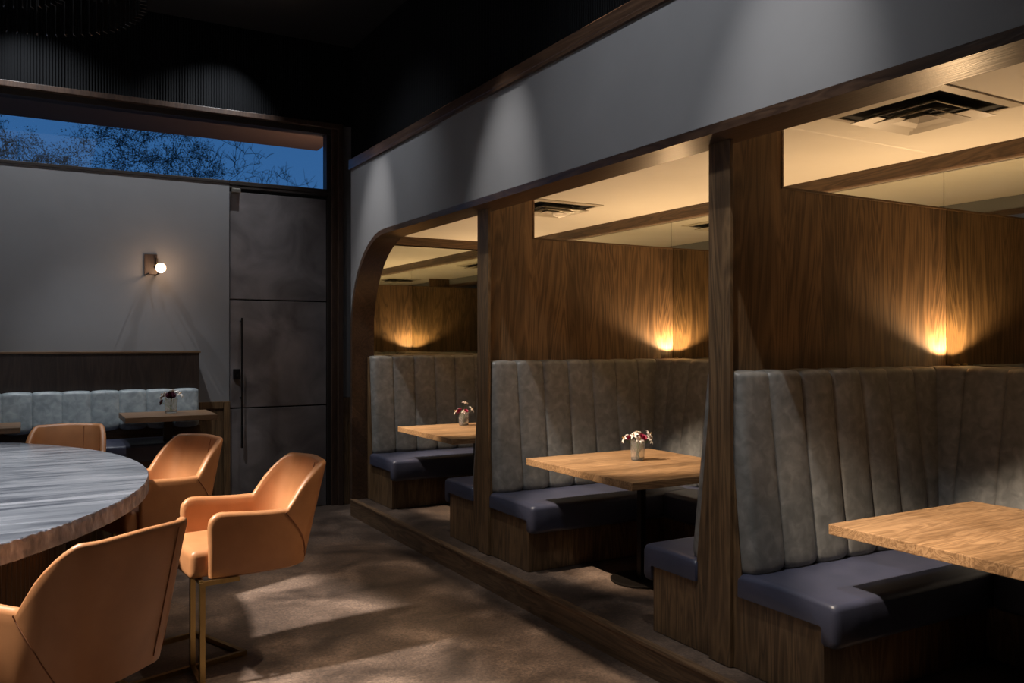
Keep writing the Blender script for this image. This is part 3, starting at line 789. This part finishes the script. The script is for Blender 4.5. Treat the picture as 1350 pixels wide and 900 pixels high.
    for a, b in ((A, B), (B, C2), (C2, D2), (D2, A)):
        d_ = Vector((b[0]-a[0], b[1]-a[1], 0)).normalized()*q
        tube(bm, [W(a[0]-d_.x, a[1]-d_.y, q), W(b[0]+d_.x, b[1]+d_.y, q)], q, square=True)
    obj('floor_frame', recalc(bm), M['brass'], t)
    p1 = (.735, 4.60); p2 = (.735, 4.32)
    bm = bmesh.new(); tube(bm, [W(p1[0], p1[1]+q, q), W(p2[0], p2[1]-q, q)], q, square=True)
    obj('floor_bar', recalc(bm), M['brass'], t)
    for p in (p1, p2):
        bm = bmesh.new(); tube(bm, [W(p[0], p[1], 0), W(p[0], p[1], .52)], q, square=True); obj('post', recalc(bm), M['brass'], t)
    bm = bmesh.new(); tube(bm, [W(p2[0], p2[1], .513), W(p2[0]+.18, p2[1]+.02, .513)], .011, square=True)
    tube(bm, [W(p1[0], p1[1], .513), W(p1[0]+.30, p1[1]+.03, .513)], .011, square=True)
    tube(bm, [W(p2[0], p2[1], .513), W(p2[0], 4.85, .513)], .011, square=True)
    obj('seat_rail', recalc(bm), M['brass'], t)
    return t
st = make_stool()
seats = [((.995, 4.62), 186, 'tan leather stool at the right, standing free with brass legs in view'),
         ((.70, 5.90), 206, 'tan leather stool second from right, tucked against the marble counter'),
         ((.20, 7.03), 258, 'tan leather stool behind the counter showing only its backrest'),
         ((.10, 3.43), 128, 'tan leather stool in the foreground seen from behind, cut by bottom left')]
for i, ((x, y), a, lab) in enumerate(seats):
    s_ = st if i == 0 else copy_tree(st)
    s_.location = (x, y, 0); s_.rotation_euler = (0, 0, math.radians(a)); s_['label'] = lab

# ------------------------------------------------------------------ ring chandelier
t = thing('ring_chandelier', 'dark two-tier ring chandelier of hanging glass blades above the counter', 'chandelier', (-.12, 3.60, 3.0))
for R_, z0, hgt, nb in ((.51, 0, .32, 84), (.242, .012, .30, 44)):
    bm = bmesh.new(); lathe(bm, [(R_-.012, z0+hgt), (R_+.012, z0+hgt), (R_+.012, z0+hgt+.03), (R_-.012, z0+hgt+.03)], 64, closed=True)
    obj('ring', recalc(bm), M['black_metal'], t, True, 40)
    for k in range(nb):
        a = 2*PI*k/nb; bm = bmesh.new(); add_box(bm, -.014, -.0025, z0, .014, .0025, z0+hgt, .0008, seg=1)
        m_ = Matrix.Rotation(a+.25, 3, 'Z')
        for v in bm.verts: v.co = m_ @ v.co + Vector((R_*math.cos(a), R_*math.sin(a), 0))
        obj('glass_blade', bm, M['glint'], t)
        if R_ < .5 and k % 1 == 0: pass
bm = bmesh.new()
for a in (0, 2*PI/3, 4*PI/3): tube(bm, [(.51*math.cos(a), .51*math.sin(a), .34), (0, 0, 1.0)], .004, 6)
tube(bm, [(0, 0, 1.0), (0, 0, H-3.0)], .008, 8); obj('hanger', bm, M['black_metal'], t)
bm = bmesh.new(); lathe(bm, [(0, H-3.0-.03), (.08, H-3.0-.03), (.08, H-3.0)], 24); obj('canopy', recalc(bm), M['black_metal'], t)

# ------------------------------------------------------------------ trees beyond the window
def tree(px_dir, dist, rx_, ztop, natt, seed, leafy, label, zc_=None, rz_=1.6, twigs=3):
    """crown grown towards random points in a rounded crown; leaves only on the leafy ones"""
    rnd = random.Random(seed)
    t = thing('tree', label, 'tree', (px_dir*dist, dist, -.15), 0, 'trees beyond the window')
    ztop += .15; zc_ = ztop-rz_
    nodes = [(Vector((0, 0, ztop-2*rz_-.3)), .10)]
    bm = bmesh.new(); tube(bm, [(0, 0, 0), (.05, .03, 1.5), (0, 0, ztop-2*rz_-.3)], [.17, .14, .10], 8, cap=False)
    att = []
    while len(att) < natt:
        p = Vector((rnd.uniform(-1, 1), rnd.uniform(-1, 1), rnd.uniform(-1, 1)))
        if .2 < p.length < 1: att.append(Vector((p.x*rx_, p.y*rx_, p.z*rz_*rnd.uniform(.8, 1)+zc_)))
    att.sort(key=lambda p: (p-nodes[0][0]).length); tips = []
    for p in att:
        q, r = min(nodes, key=lambda n_: (n_[0]-p).length)
        d = (p-q).length; m = max(2, int(d/.22)); r1 = max(r*.62, .007); pts = [q]; rs = [r1]
        side = Vector((rnd.uniform(-1, 1), rnd.uniform(-1, 1), rnd.uniform(.1, .8)))*d*.16
        for i in range(1, m+1):
            f = i/m; x = q.lerp(p, f)+side*math.sin(PI*f)+Vector((rnd.gauss(0, .012), rnd.gauss(0, .012), 0)); pts.append(x); rs.append(max(r1*(1-.55*f), .005)); nodes.append((x, rs[-1]))
        tube(bm, pts, rs, 4, cap=False); tips += pts[1:]
        for _ in range(twigs):
            a = pts[rnd.randrange(1, len(pts))]; dd = ((p-q).normalized()+Vector((rnd.uniform(-.8, .8), rnd.uniform(-.8, .8), rnd.uniform(-.2, .9)))).normalized()*rnd.uniform(.12, .38)
            b = a+dd*.55+Vector((rnd.gauss(0, .02), 0, .02)); tube(bm, [a, b, a+dd], [.005, .004, .003], 3, cap=False); tips.append(a+dd)
    obj('trunk', bm, M['bark'], t)
    if leafy:
        bm = bmesh.new()
        for p in tips:
            for j in range(leafy):
                c = p+Vector((rnd.gauss(0, .08), rnd.gauss(0, .08), rnd.gauss(0, .06))); s_ = rnd.uniform(.012, .03)
                u = Vector((rnd.gauss(0, 1), rnd.gauss(0, 1), rnd.gauss(0, 1))).normalized(); v = u.cross(Vector((rnd.gauss(0, 1), rnd.gauss(0, 1), rnd.gauss(0, 1)))).normalized()
                bm.faces.new([bm.verts.new(c+u*s_), bm.verts.new(c+v*s_*.5), bm.verts.new(c-u*s_), bm.verts.new(c-v*s_*.5)])
        obj('foliage', bm, M['leafm'], t)
    return t
def dirx(px): 
    u = (px-675)/1107; fx, fy = math.sin(YAW), math.cos(YAW); rx, ry = math.cos(YAW), -math.sin(YAW)
    return (fx+u*rx)/(fy+u*ry)
tree(dirx(8), 24, 1.75, 7.05, 240, 3, 16, 'dark leafy tree at the far left of the window')
tree(dirx(190), 22, 1.75, 7.35, 330, 11, 8, 'dense twiggy tree left of centre in the window')
tree(dirx(296), 23, 1.35, 7.3, 170, 5, 0, 'bare branching tree right of centre in the window')
tree(dirx(378), 24, 1.0, 6.98, 80, 21, 0, 'low bare twiggy tree at the right of the window')
